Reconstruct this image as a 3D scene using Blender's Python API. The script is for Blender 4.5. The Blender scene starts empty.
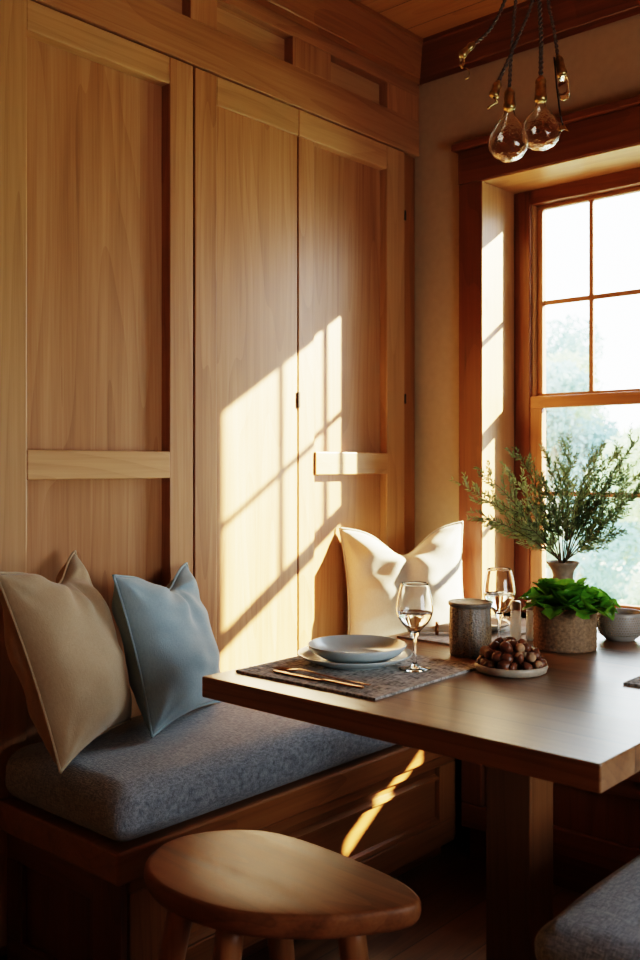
import bpy, bmesh, math, random
from mathutils import Vector, Matrix, noise, Euler
C = bpy.context.scene.collection
PI = math.pi
R = random.Random(7)

# ------------------------------------------------------------------ materials
def new_mat(name):
    m = bpy.data.materials.new(name); m.use_nodes = True
    nt = m.node_tree; nt.nodes.clear()
    out = nt.nodes.new('ShaderNodeOutputMaterial')
    return m, nt, out
def N(nt, t, **kw):
    n = nt.nodes.new(t)
    for k, v in kw.items():
        if k in n.inputs.keys() if isinstance(k, str) and not hasattr(n, k) else False: n.inputs[k].default_value = v
        elif hasattr(n, k): setattr(n, k, v)
        else: n.inputs[k].default_value = v
    return n
def ramp(nt, stops):
    r = nt.nodes.new('ShaderNodeValToRGB'); e = r.color_ramp.elements
    while len(e) < len(stops): e.new(0.5)
    for el, (p, c) in zip(e, stops):
        el.position = p; el.color = (*c, 1) if len(c) == 3 else c
    return r
def mathn(nt, op, a, b=None):
    n = nt.nodes.new('ShaderNodeMath'); n.operation = op
    for i, v in enumerate((a, b)):
        if v is None: continue
        if isinstance(v, (int, float)): n.inputs[i].default_value = v
        else: nt.links.new(v, n.inputs[i])
    return n.outputs[0]
def mixc(nt, blend, fac, a, b):
    n = nt.nodes.new('ShaderNodeMix'); n.data_type = 'RGBA'; n.blend_type = blend; n.clamp_factor = True
    for sock, v in ((n.inputs[0], fac), (n.inputs[6], a), (n.inputs[7], b)):
        if isinstance(v, (int, float)): sock.default_value = v
        elif isinstance(v, tuple): sock.default_value = (*v, 1)
        else: nt.links.new(v, sock)
    return n.outputs[2]

def wood(name, dark, mid, light, axis='Z', rough=0.42, knots=0.5, scale=1.0, vary=0.16, coat=0.0, planks=None, spec=0.5):
    """procedural wood with its grain running along one axis"""
    m, nt, out = new_mat(name); L = nt.links
    tc = N(nt, 'ShaderNodeTexCoord'); oi = N(nt, 'ShaderNodeObjectInfo')
    rnd = oi.outputs['Random']
    off = N(nt, 'ShaderNodeCombineXYZ')
    L.new(mathn(nt, 'MULTIPLY', rnd, 13.7), off.inputs[0]); L.new(mathn(nt, 'MULTIPLY', rnd, 29.1), off.inputs[1]); L.new(mathn(nt, 'MULTIPLY', rnd, 47.3), off.inputs[2])
    add = N(nt, 'ShaderNodeVectorMath', operation='ADD'); L.new(tc.outputs['Object'], add.inputs[0]); L.new(off.outputs[0], add.inputs[1])
    vec = add.outputs[0]
    plank_val = None; seam = None
    if planks:                                   # planks = (axis index across, width, axis index along)
        ac, w = planks
        sep = N(nt, 'ShaderNodeSeparateXYZ'); L.new(tc.outputs['Object'], sep.inputs[0])
        q = mathn(nt, 'DIVIDE', sep.outputs[ac], w)
        fl = mathn(nt, 'FLOOR', q); fr = mathn(nt, 'FRACT', q)
        wn = N(nt, 'ShaderNodeTexWhiteNoise', noise_dimensions='1D'); L.new(fl, wn.inputs['W'])
        plank_val = wn.outputs['Value']
        sc = N(nt, 'ShaderNodeVectorMath', operation='SCALE'); L.new(wn.outputs['Color'], sc.inputs[0]); sc.inputs['Scale'].default_value = 9.0
        ad2 = N(nt, 'ShaderNodeVectorMath', operation='ADD'); L.new(vec, ad2.inputs[0]); L.new(sc.outputs[0], ad2.inputs[1]); vec = ad2.outputs[0]
        e = mathn(nt, 'MINIMUM', fr, mathn(nt, 'SUBTRACT', 1.0, fr))
        seam = mathn(nt, 'LESS_THAN', e, 0.012)
    i = 'XYZ'.index(axis)
    def stretched(s_across, s_along):
        mp = N(nt, 'ShaderNodeMapping'); s = [s_across] * 3; s[i] = s_along
        mp.inputs['Scale'].default_value = s; L.new(vec, mp.inputs['Vector']); return mp.outputs[0]
    n1 = N(nt, 'ShaderNodeTexNoise'); n1.inputs['Scale'].default_value = 1; n1.inputs['Detail'].default_value = 4; n1.inputs['Distortion'].default_value = 0.8
    L.new(stretched(11 * scale, 0.45 * scale), n1.inputs['Vector'])
    # cathedral rings: contour lines of a slow stretched noise
    n2 = N(nt, 'ShaderNodeTexNoise'); n2.inputs['Scale'].default_value = 1; n2.inputs['Detail'].default_value = 1.5; n2.inputs['Distortion'].default_value = 0.3
    L.new(stretched(4.5 * scale, 0.42 * scale), n2.inputs['Vector'])
    rings = mathn(nt, 'FRACT', mathn(nt, 'MULTIPLY', n2.outputs[0], 17.0))
    rings = mathn(nt, 'POWER', rings, 2.2)
    n3 = N(nt, 'ShaderNodeTexNoise'); n3.inputs['Scale'].default_value = 1; n3.inputs['Detail'].default_value = 2
    L.new(stretched(190 * scale, 5 * scale), n3.inputs['Vector'])
    n4 = N(nt, 'ShaderNodeTexNoise'); n4.inputs['Scale'].default_value = 1; n4.inputs['Detail'].default_value = 3; n4.inputs['Distortion'].default_value = 0.25
    L.new(stretched(62 * scale, 1.5 * scale), n4.inputs['Vector'])
    v = mathn(nt, 'ADD', mathn(nt, 'MULTIPLY', n1.outputs[0], 0.62), mathn(nt, 'ADD', mathn(nt, 'MULTIPLY', n3.outputs[0], 0.26), mathn(nt, 'MULTIPLY', n4.outputs[0], 0.24)))
    v = mathn(nt, 'SUBTRACT', v, .06)
    v = mathn(nt, 'SUBTRACT', v, mathn(nt, 'MULTIPLY', rings, 0.11))
    rp = ramp(nt, [(0.20, dark), (0.46, mid), (0.74, light)]); L.new(v, rp.inputs[0])
    col = rp.outputs[0]
    if knots > 0:
        vo = N(nt, 'ShaderNodeTexVoronoi'); vo.inputs['Scale'].default_value = 1; vo.inputs['Randomness'].default_value = 1
        nd = N(nt, 'ShaderNodeTexNoise'); nd.inputs['Scale'].default_value = 30; L.new(vec, nd.inputs['Vector'])
        mp = stretched(3.6, 2.0)
        av = N(nt, 'ShaderNodeVectorMath', operation='ADD'); L.new(mp, av.inputs[0])
        sv = N(nt, 'ShaderNodeVectorMath', operation='SCALE'); L.new(nd.outputs['Color'], sv.inputs[0]); sv.inputs['Scale'].default_value = 0.06; L.new(sv.outputs[0], av.inputs[1])
        L.new(av.outputs[0], vo.inputs['Vector'])
        rk = ramp(nt, [(0.0, (1, 1, 1)), (0.035, (.85, .85, .85)), (0.05, (.35, .35, .35)), (0.13, (0, 0, 0))]); L.new(vo.outputs['Distance'], rk.inputs[0])
        sp = N(nt, 'ShaderNodeSeparateColor'); L.new(vo.outputs['Color'], sp.inputs[0])
        gate = mathn(nt, 'LESS_THAN', sp.outputs[0], knots)
        kf = mathn(nt, 'MULTIPLY', mathn(nt, 'MULTIPLY', rk.outputs[0], gate), 0.8)
        kd = tuple(c * 0.28 for c in dark)
        col = mixc(nt, 'MIX', kf, col, kd)
    hs = N(nt, 'ShaderNodeHueSaturation')
    L.new(col, hs.inputs['Color'])
    val = mathn(nt, 'ADD', 1 - vary / 2, mathn(nt, 'MULTIPLY', rnd, vary))
    if plank_val is not None: val = mathn(nt, 'ADD', val, mathn(nt, 'MULTIPLY', mathn(nt, 'SUBTRACT', plank_val, .5), 0.35))
    if seam is not None: val = mathn(nt, 'MULTIPLY', val, mathn(nt, 'SUBTRACT', 1.0, mathn(nt, 'MULTIPLY', seam, 0.75)))
    L.new(val, hs.inputs['Value'])
    b = N(nt, 'ShaderNodeBsdfPrincipled')
    L.new(hs.outputs[0], b.inputs['Base Color'])
    L.new(mathn(nt, 'ADD', rough - .06, mathn(nt, 'MULTIPLY', n1.outputs[0], 0.12)), b.inputs['Roughness'])
    b.inputs['Coat Weight'].default_value = coat; b.inputs['Coat Roughness'].default_value = 0.35
    b.inputs['Specular IOR Level'].default_value = spec
    bp = N(nt, 'ShaderNodeBump'); bp.inputs['Strength'].default_value = 0.12; bp.inputs['Distance'].default_value = 0.002
    L.new(v, bp.inputs['Height']); L.new(bp.outputs[0], b.inputs['Normal'])
    L.new(b.outputs[0], out.inputs[0])
    return m

def fabric(name, col, col2, weave=900, bump=0.35, rough=0.95, sheen=0.25, speck=0.5):
    m, nt, out = new_mat(name); L = nt.links
    tc = N(nt, 'ShaderNodeTexCoord')
    def st(s):
        mp = N(nt, 'ShaderNodeMapping'); mp.inputs['Scale'].default_value = s; L.new(tc.outputs['Object'], mp.inputs[0])
        n = N(nt, 'ShaderNodeTexNoise'); n.inputs['Scale'].default_value = 1; n.inputs['Detail'].default_value = 2; L.new(mp.outputs[0], n.inputs['Vector']); return n.outputs[0]
    a = st((weave * .12, weave * .6, weave * .6)); b_ = st((weave * .6, weave * .12, weave * .12)); big = st((9, 9, 9))
    w = mathn(nt, 'MULTIPLY', mathn(nt, 'ADD', a, b_), 0.5)
    f = mathn(nt, 'ADD', mathn(nt, 'MULTIPLY', mathn(nt, 'SUBTRACT', w, .5), 3.2 * speck), mathn(nt, 'ADD', .5, mathn(nt, 'MULTIPLY', mathn(nt, 'SUBTRACT', big, .5), 0.28)))
    rp = ramp(nt, [(0.1, col2), (0.9, col)]); L.new(f, rp.inputs[0])
    b = N(nt, 'ShaderNodeBsdfPrincipled'); L.new(rp.outputs[0], b.inputs['Base Color'])
    b.inputs['Roughness'].default_value = rough; b.inputs['Sheen Weight'].default_value = sheen; b.inputs['Sheen Roughness'].default_value = 0.5
    b.inputs['Specular IOR Level'].default_value = 0.2
    bp = N(nt, 'ShaderNodeBump'); bp.inputs['Strength'].default_value = bump; bp.inputs['Distance'].default_value = 0.002
    L.new(w, bp.inputs['Height']); L.new(bp.outputs[0], b.inputs['Normal'])
    L.new(b.outputs[0], out.inputs[0]); return m

def plain(name, col, rough=0.5, metal=0.0, nscale=0, namp=0.2, bump=0.0, spec=0.5, sss=0.0, detail=3):
    m, nt, out = new_mat(name); L = nt.links
    b = N(nt, 'ShaderNodeBsdfPrincipled'); b.inputs['Roughness'].default_value = rough; b.inputs['Metallic'].default_value = metal
    b.inputs['Base Color'].default_value = (*col, 1); b.inputs['Specular IOR Level'].default_value = spec
    if nscale:
        tc = N(nt, 'ShaderNodeTexCoord'); n = N(nt, 'ShaderNodeTexNoise'); n.inputs['Scale'].default_value = nscale; n.inputs['Detail'].default_value = detail
        L.new(tc.outputs['Object'], n.inputs['Vector'])
        rp = ramp(nt, [(0.3, tuple(c * (1 - namp) for c in col)), (0.7, tuple(min(1, c * (1 + namp)) for c in col))]); L.new(n.outputs[0], rp.inputs[0]); L.new(rp.outputs[0], b.inputs['Base Color'])
        if bump:
            bp = N(nt, 'ShaderNodeBump'); bp.inputs['Strength'].default_value = bump; bp.inputs['Distance'].default_value = 0.003
            L.new(n.outputs[0], bp.inputs['Height']); L.new(bp.outputs[0], b.inputs['Normal'])
    L.new(b.outputs[0], out.inputs[0]); return m

def leaf_mat(name, a, b2, trans=0.35, rough=0.45, nscale=9, spec=0.4):
    m, nt, out = new_mat(name); L = nt.links
    tc = N(nt, 'ShaderNodeTexCoord'); n = N(nt, 'ShaderNodeTexNoise'); n.inputs['Scale'].default_value = nscale; n.inputs['Detail'].default_value = 2; L.new(tc.outputs['Object'], n.inputs['Vector'])
    oi = N(nt, 'ShaderNodeObjectInfo')
    rp = ramp(nt, [(0.32, a), (0.68, b2)]); L.new(mathn(nt, 'ADD', n.outputs[0], mathn(nt, 'MULTIPLY', mathn(nt, 'SUBTRACT', oi.outputs['Random'], .5), .3)), rp.inputs[0])
    b = N(nt, 'ShaderNodeBsdfPrincipled'); b.inputs['Roughness'].default_value = rough; b.inputs['Specular IOR Level'].default_value = spec; L.new(rp.outputs[0], b.inputs['Base Color'])
    t = N(nt, 'ShaderNodeBsdfTranslucent'); L.new(rp.outputs[0], t.inputs[0])
    mx = N(nt, 'ShaderNodeMixShader'); mx.inputs[0].default_value = trans; L.new(b.outputs[0], mx.inputs[1]); L.new(t.outputs[0], mx.inputs[2])
    L.new(mx.outputs[0], out.inputs[0]); return m

def glass(name, col=(1, 1, 1), rough=0.0, ior=1.45, bump=0.0):
    m, nt, out = new_mat(name); L = nt.links
    g = N(nt, 'ShaderNodeBsdfGlass'); g.inputs['Color'].default_value = (*col, 1); g.inputs['Roughness'].default_value = rough; g.inputs['IOR'].default_value = ior
    if bump:
        tc = N(nt, 'ShaderNodeTexCoord'); n = N(nt, 'ShaderNodeTexNoise'); n.inputs['Scale'].default_value = 70; L.new(tc.outputs['Object'], n.inputs['Vector'])
        bp = N(nt, 'ShaderNodeBump'); bp.inputs['Strength'].default_value = bump; bp.inputs['Distance'].default_value = 0.004; L.new(n.outputs[0], bp.inputs['Height']); L.new(bp.outputs[0], g.inputs['Normal'])
    L.new(g.outputs[0], out.inputs[0]); return m

def pane_mat():
    m, nt, out = new_mat('window_glass'); L = nt.links
    t = N(nt, 'ShaderNodeBsdfTransparent'); t.inputs[0].default_value = (.97, .99, .985, 1)
    g = N(nt, 'ShaderNodeBsdfGlossy'); g.inputs['Roughness'].default_value = 0.02
    f = N(nt, 'ShaderNodeFresnel'); f.inputs[0].default_value = 1.3
    mx = N(nt, 'ShaderNodeMixShader'); L.new(f.outputs[0], mx.inputs[0]); L.new(t.outputs[0], mx.inputs[1]); L.new(g.outputs[0], mx.inputs[2])
    L.new(mx.outputs[0], out.inputs[0]); return m

HD, HM, HL = (.235, .092, .034), (.395, .186, .078), (.52, .285, .138)
M = {}
for ax in 'XYZ':
    M['honey' + ax] = wood('honey_wood_' + ax, HD, HM, HL, ax, 0.40, 0.55, coat=0.12)
    M['light' + ax] = wood('pale_honey_wood_' + ax, (.32, .152, .060), (.47, .255, .112), (.58, .345, .168), ax, 0.42, 0.3, coat=0.1)
    M['red' + ax] = wood('red_brown_wood_' + ax, (.075, .020, .007), (.155, .045, .015), (.22, .075, .026), ax, 0.40, 0.2, coat=0.12)
    M['sash' + ax] = wood('sash_wood_' + ax, (.19, .072, .028), (.30, .128, .050), (.38, .175, .075), ax, 0.40, 0.0, coat=0.15)
    M['bench' + ax] = wood('bench_wood_' + ax, (.14, .048, .013), (.27, .105, .03), (.36, .16, .05), ax, 0.38, 0.3, coat=0.15)
M['table'] = wood('table_oak_X', (.10, .045, .018), (.235, .115, .047), (.36, .20, .095), 'X', 0.30, 0.15, 1.0, coat=0.35, planks=(1, 0.14))
M['tableleg'] = wood('table_oak_Z', (.09, .037, .014), (.17, .075, .028), (.24, .115, .045), 'Z', 0.4, 0.1)
M['stool'] = wood('stool_wood', (.085, .029, .010), (.20, .078, .027), (.29, .13, .05), 'X', 0.5, 0.7, 1.0, coat=0.0, spec=.25, planks=None)
M['stoolleg'] = wood('stool_leg_wood', (.16, .06, .02), (.28, .12, .042), (.36, .17, .065), 'Z', 0.4, 0.1)
M['floor'] = wood('floor_wood', (.07, .027, .010), (.14, .06, .022), (.20, .095, .036), 'Y', 0.35, 0.3, 1.0, coat=0.15, planks=(0, 0.13))
M['ceiling'] = wood('ceiling_wood', (.30, .12, .035), (.50, .235, .078), (.60, .32, .12), 'X', 0.45, 0.6, 1.0, planks=(1, 0.16))
M['paint'] = plain('beige_wall_paint', (.42, .315, .21), 0.8, nscale=40, namp=0.04, bump=0.05)
M['grey_linen'] = fabric('grey_blue_linen', (.34, .38, .42), (.15, .172, .20), 700, 0.9, speck=1.0)
M['tan_linen'] = fabric('tan_linen', (.45, .345, .225), (.32, .235, .145), 800, 0.3, speck=.35)
M['blue_linen'] = fabric('dusty_blue_linen', (.33, .44, .49), (.22, .315, .36), 800, 0.3, speck=.35)
M['white_linen'] = fabric('off_white_linen', (.66, .61, .55), (.50, .45, .39), 800, 0.3, speck=.4)
M['mat_weave'] = fabric('grey_woven_mat', (.62, .60, .56), (.17, .165, .155), 330, 0.9, speck=1.3)
M['pale_mat'] = fabric('pale_woven_mat', (.62, .58, .52), (.42, .38, .33), 400, 0.6, speck=.8)
M['napkin'] = fabric('beige_napkin', (.55, .45, .33), (.40, .31, .21), 700, 0.3, speck=.4)
M['plate'] = plain('pale_blue_grey_glaze', (.56, .66, .69), 0.18, nscale=30, namp=.07)
M['stoneware'] = plain('speckled_stoneware', (.36, .31, .25), 0.45, nscale=120, namp=.25)
M['lid'] = plain('dark_grey_lid_glaze', (.17, .15, .125), 0.4, nscale=90, namp=.3)
M['nut_plate'] = plain('sand_stoneware', (.44, .38, .30), 0.4, nscale=80, namp=.12)
M['white_china'] = plain('white_china', (.75, .74, .71), 0.2)
M['bronze'] = plain('bronze_metal', (.30, .15, .06), 0.32, 1.0)
M['brass'] = plain('aged_brass', (.40, .28, .12), 0.34, 1.0, nscale=60, namp=.4)
M['cord'] = plain('twisted_cord', (.10, .065, .045), 0.6, nscale=300, namp=.7)
M['dark_metal'] = plain('dark_metal', (.05, .04, .035), 0.4, 0.9)
M['nut'] = plain('nut_shell', (.145, .052, .024), 0.42, nscale=70, namp=.4, bump=.25)
M['nut_cap'] = plain('nut_cap', (.42, .27, .16), 0.75, nscale=90, namp=.25)
M['glass'] = glass('clear_glass'); M['bulb_glass'] = glass('bubbled_bulb_glass', (1, .98, .95), 0.0, 1.42, 0.25)
M['water'] = glass('water', (1, 1, 1), 0, 1.33)
M['pane'] = pane_mat()
M['pot'] = plain('woven_pot', (.235, .15, .085), 0.75, nscale=150, namp=.35, bump=.5)
M['bowl'] = plain('dotted_bowl_glaze', (.30, .255, .20), 0.5, nscale=60, namp=.25)
M['bowl_in'] = plain('grey_bowl_inside', (.33, .32, .30), 0.35)
M['vase'] = plain('brown_stoneware_vase', (.27, .205, .145), 0.55, nscale=60, namp=.25, bump=.2)
M['soil'] = plain('soil', (.03, .02, .013), 0.95, nscale=60, namp=.5, bump=.6)
M['lettuce'] = leaf_mat('bright_green_leaf', (.055, .21, .018), (.25, .56, .06), .45, .36, 14)
M['sprig'] = leaf_mat('grey_green_leaf', (.17, .23, .10), (.38, .45, .22), .45, .5, 16)
M['twig'] = plain('twig_bark', (.11, .085, .045), 0.7)
M['shaker_cap'] = plain('brushed_steel', (.5, .48, .45), .3, 1.0)
M['bark'] = plain('grey_bark', (.34, .32, .28), .9, nscale=8, namp=.3)
M['tree_a'] = leaf_mat('hazed_tree_leaf', (.28, .37, .27), (.50, .56, .38), .45, .7, 1.2, .1)  # both tree leaf colours are lightened to put outdoor haze into them
M['tree_b'] = leaf_mat('bluish_tree_leaf', (.22, .33, .33), (.34, .46, .44), .45, .7, 1.2, .1)
M['grass'] = plain('pale_grass', (.42, .46, .30), .95, nscale=3, namp=.25)

# jar: speckled brown with a grey glaze run
def jar_mat():
    m, nt, out = new_mat('speckled_jar_glaze'); L = nt.links
    tc = N(nt, 'ShaderNodeTexCoord')
    vo = N(nt, 'ShaderNodeTexVoronoi'); vo.inputs['Scale'].default_value = 230; L.new(tc.outputs['Object'], vo.inputs['Vector'])
    r1 = ramp(nt, [(0.15, (.055, .036, .02)), (0.55, (.25, .175, .10))]); L.new(vo.outputs['Distance'], r1.inputs[0])
    mp = N(nt, 'ShaderNodeMapping'); mp.inputs['Scale'].default_value = (48, 48, 5); L.new(tc.outputs['Object'], mp.inputs[0])
    n = N(nt, 'ShaderNodeTexNoise'); n.inputs['Scale'].default_value = 1; L.new(mp.outputs[0], n.inputs['Vector'])
    r2 = ramp(nt, [(0.50, (0, 0, 0)), (0.60, (1, 1, 1))]); L.new(n.outputs[0], r2.inputs[0])
    c = mixc(nt, 'MIX', mathn(nt, 'MULTIPLY', r2.outputs[0], .75), r1.outputs[0], (.26, .25, .235))
    b = N(nt, 'ShaderNodeBsdfPrincipled'); L.new(c, b.inputs['Base Color']); b.inputs['Roughness'].default_value = .4
    bp = N(nt, 'ShaderNodeBump'); bp.inputs['Strength'].default_value = .7; bp.inputs['Distance'].default_value = .002; L.new(vo.outputs['Distance'], bp.inputs['Height']); L.new(bp.outputs[0], b.inputs['Normal'])
    L.new(b.outputs[0], out.inputs[0]); return m
M['jar'] = jar_mat()

# ------------------------------------------------------------------ object helpers
WL = {}
def empty(name, loc=(0, 0, 0), label=None, cat=None, group=None, kind=None, rot=(0, 0, 0)):
    o = bpy.data.objects.new(name, None); C.objects.link(o); o.location = loc; o.rotation_euler = rot
    o.empty_display_size = .05; WL[o.name] = Vector(loc)
    return tag(o, label, cat, group, kind)
def tag(o, label=None, cat=None, group=None, kind=None):
    for k, v in (('label', label), ('category', cat), ('group', group), ('kind', kind)):
        if v: o[k] = v
    return o
def obj(name, bm, mat, parent=None, world=True, smooth=False, bevel=0, sub=0, label=None):
    """link one bmesh as ONE mesh object; with world=True its coordinates are world ones"""
    if parent is not None and world: bm.transform(Matrix.Translation(-WL[parent.name]))
    me = bpy.data.meshes.new(name); bm.normal_update(); bm.to_mesh(me); bm.free()
    mats = mat if isinstance(mat, (list, tuple)) else [mat]
    for m in mats: me.materials.append(m)
    if smooth:
        for p in me.polygons: p.use_smooth = True
    o = bpy.data.objects.new(name, me); C.objects.link(o)
    if parent is not None:
        o.parent = parent; WL[o.name] = WL[parent.name].copy()
    else: WL[o.name] = Vector((0, 0, 0))
    if bevel:
        b = o.modifiers.new('bevel', 'BEVEL'); b.width = bevel; b.segments = 2; b.limit_method = 'ANGLE'
    if sub:
        s = o.modifiers.new('sub', 'SUBSURF'); s.levels = sub; s.render_levels = sub
    if label: o['label'] = label
    return o
def box(x0, x1, y0, y1, z0, z1, bm=None):
    bm = bm or bmesh.new()
    v = [bm.verts.new((x, y, z)) for z in (z0, z1) for y in (y0, y1) for x in (x0, x1)]
    for f in ((0, 2, 3, 1), (4, 5, 7, 6), (0, 1, 5, 4), (1, 3, 7, 5), (3, 2, 6, 7), (2, 0, 4, 6)): bm.faces.new([v[i] for i in f])
    return bm
def prism(poly, z0, z1, bm=None, axis='Z'):
    """extrude a 2D polygon along an axis"""
    bm = bm or bmesh.new()
    def P(a, b, c): return {'Z': (a, b, c), 'Y': (a, c, b), 'X': (c, a, b)}[axis]
    lo = [bm.verts.new(P(a, b, z0)) for a, b in poly]; hi = [bm.verts.new(P(a, b, z1)) for a, b in poly]
    n = len(poly)
    bm.faces.new(lo[::-1]); bm.faces.new(hi)
    for i in range(n): bm.faces.new((lo[i], lo[(i + 1) % n], hi[(i + 1) % n], hi[i]))
    bmesh.ops.recalc_face_normals(bm, faces=bm.faces)
    return bm
def lathe(prof, cx=0, cy=0, cz=0, seg=48, bm=None, wob=None, closed=False):
    """revolve (r, z) points; r = 0 ends make a cap"""
    bm = bm or bmesh.new(); rings = []
    for r, z in prof:
        if r < 1e-6: rings.append([bm.verts.new((cx, cy, cz + z))])
        else:
            ring = []
            for i in range(seg):
                a = 2 * PI * i / seg; rr = r * (wob(a, z) if wob else 1)
                ring.append(bm.verts.new((cx + rr * math.cos(a), cy + rr * math.sin(a), cz + z)))
            rings.append(ring)
    pairs = list(zip(rings, rings[1:]))
    if closed: pairs.append((rings[-1], rings[0]))
    for A, B in pairs:
        for i in range(seg):
            j = (i + 1) % seg
            if len(A) == 1 and len(B) == 1: continue
            if len(A) == 1: bm.faces.new((A[0], B[j], B[i]))
            elif len(B) == 1: bm.faces.new((A[i], A[j], B[0]))
            else: bm.faces.new((A[i], A[j], B[j], B[i]))
    bmesh.ops.recalc_face_normals(bm, faces=bm.faces)
    return bm
def tube(pts, rad, seg=8, bm=None):
    bm = bm or bmesh.new(); pts = [Vector(p) for p in pts]; n = len(pts)
    rads = rad if isinstance(rad, (list, tuple)) else [rad] * n
    rings = []; up = Vector((0.13, 0.31, 0.94))
    for i, p in enumerate(pts):
        t = (pts[min(i + 1, n - 1)] - pts[max(i - 1, 0)]).normalized()
        a = t.cross(up)
        if a.length < .05: a = t.cross(Vector((1, 0, 0)))
        a.normalize(); b = t.cross(a)
        rings.append([bm.verts.new(p + rads[i] * (math.cos(2 * PI * k / seg) * a + math.sin(2 * PI * k / seg) * b)) for k in range(seg)])
    for A, B in zip(rings, rings[1:]):
        for k in range(seg): bm.faces.new((A[k], A[(k + 1) % seg], B[(k + 1) % seg], B[k]))
    bm.faces.new(rings[0][::-1]); bm.faces.new(rings[-1])
    bmesh.ops.recalc_face_normals(bm, faces=bm.faces)
    return bm
def struct(name, bm, mat, parent=None, bevel=0, smooth=False, label=None, cat=None):
    o = obj(name, bm, mat, parent, bevel=bevel, smooth=smooth)
    if parent is None: tag(o, label, cat, kind='structure')
    return o

# ------------------------------------------------------------------ room shell
CEIL = 2.69
struct('floor', box(-.2, 3.0, -4.6, .28, -.1, 0), M['floor'], label='dark brown plank floor under the table and benches', cat='floor')
struct('ceiling', box(-.2, 3.0, -4.6, .28, CEIL, CEIL + .1), M['ceiling'], label='warm wooden plank ceiling above the nook', cat='ceiling')
struct('wall_left', box(-.2, -.075, -4.6, .28, 0, CEIL), M['paint'], label='wall behind the built-in wooden cupboard', cat='wall')
WX0, WX1, WZ0, WZ1 = .28, 1.44, .655, 2.155      # window opening
bm = box(-.075, WX0, 0, .26, 0, CEIL); box(WX1, 2.8, 0, .26, 0, CEIL, bm); box(WX0, WX1, 0, .26, 0, WZ0, bm); box(WX0, WX1, 0, .26, WZ1, CEIL, bm)
struct('wall_back', bm, M['paint'], label='beige painted wall around the window', cat='wall')
bm = box(2.8, 2.95, -4.6, -1.75, 0, CEIL); box(2.8, 2.95, -.85, .28, 0, CEIL, bm); box(2.8, 2.95, -1.75, -.85, 0, .68, bm); box(2.8, 2.95, -1.75, -.85, 1.46, CEIL, bm)  # unseen opening added in this wall to let in soft side light
struct('wall_right', bm, M['paint'], label='beige painted wall with an added unseen opening for side light', cat='wall')
struct('wall_front', box(-.2, 2.95, -4.6, -4.45, 0, CEIL), M['paint'], label='beige painted wall behind the viewer', cat='wall')
# crown mouldings: sloped boards with small beads
cl = [(0, 2.565), (.012, 2.555), (.016, 2.575), (.020, 2.578), (.058, 2.672), (.066, 2.675), (.066, CEIL), (0, CEIL)]
struct('trim_1', prism(cl, -4.4, 0.0, axis='Y'), M['benchY'], label='sloped wooden crown moulding above the cupboard', cat='crown moulding')
cb = [(-y, z) for y, z in cl]
struct('trim_2', prism(cb, .0, 2.8, axis='X'), M['redX'], label='red-brown wooden crown moulding above the window wall', cat='crown moulding')

# ------------------------------------------------------------------ window
win = empty('window_1', (.57, .1, WZ0), 'double-hung wooden window with red-brown casing and six glass panes', 'window', kind='structure')
d = .022
obj('casing', box(.186, .279, -d, 0, .50, 2.156), M['redZ'], win, bevel=.003)
obj('casing', box(WX1 + .001, WX1 + .094, -d, 0, .50, 2.156), M['redZ'], win, bevel=.003)
obj('head_casing', box(.186, WX1 + .094, -d - .004, 0, 2.1565, 2.272), M['redX'], win, bevel=.003)
obj('head_cap', box(.168, WX1 + .112, -d - .022, 0, 2.2725, 2.296), M['redX'], win, bevel=.004)
# jamb lining boards
obj('jamb', box(.279, .2815, -d + .002, .19, WZ0, 2.155), M['lightZ'], win)
obj('jamb', box(WX1 - .0015, WX1 + .001, -d + .002, .19, WZ0, 2.155), M['lightZ'], win)
obj('head_jamb', box(.2815, WX1 - .0015, -d + .002, .19, 2.1525, 2.1555), M['lightX'], win)
obj('stool', box(.16, WX1 + .12, -.05, .19, WZ0 - .03, WZ0), M['sashX'], win, bevel=.004)
obj('apron', box(.186, WX1 + .094, -d, -.001, WZ0 - .13, WZ0 - .03), M['redX'], win, bevel=.003)
# fixed frame set at the far side of the reveal
bm = box(.2815, .345, .19, .262, WZ0, 2.153); box(1.395, WX1 - .0015, .19, .262, WZ0, 2.153, bm); box(1.005, 1.11, .19, .262, .678, 2.102, bm)
f = obj('frame', bm, M['redZ'], win, bevel=.003)
obj('frame_head', box(.345, 1.395, .19, .262, 2.102, 2.153), M['redX'], win, bevel=.003)
obj('frame_sill', box(.345, 1.395, .19, .262, WZ0, .678), M['sashX'], win, bevel=.003)
obj('stop', box(.345, .352, .205, .26, .678, 2.102), M['lightZ'], win)
def sash(x0, x1, z0, z1, gx0, gx1, gz0, gz1, y0, y1, mid_z, mid_x, name):
    s = obj(name, box(x0, x1, y0, y1, gz1, z1, box(x0, x1, y0, y1, z0, gz0)), M['sashX'], win, bevel=.003)
    obj('stile', box(gx1, x1, y0, y1, gz0, gz1, box(x0, gx0, y0, y1, gz0, gz1)), M['sashZ'], s, bevel=.003)
    bm = box(gx0, gx1, y0 + .008, y1 - .006, mid_z - .008, mid_z + .008)
    for q in mid_x: box(q - .008, q + .008, y0 + .0085, y1 - .0065, gz0, gz1, bm)
    obj('muntin', bm, M['sashZ'], s)
    obj('pane', box(gx0, gx1, (y0 + y1) / 2, (y0 + y1) / 2 + .003, gz0, gz1), M['pane'], s)
sash(.352, 1.005, 1.395, 2.102, .376, .970, 1.434, 2.088, .226, .252, 1.756, (.556, .770), 'upper_sash')
sash(.345, 1.005, .678, 1.422, .392, .965, .716, 1.380, .192, .222, 1.080, (), 'lower_sash')

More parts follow.
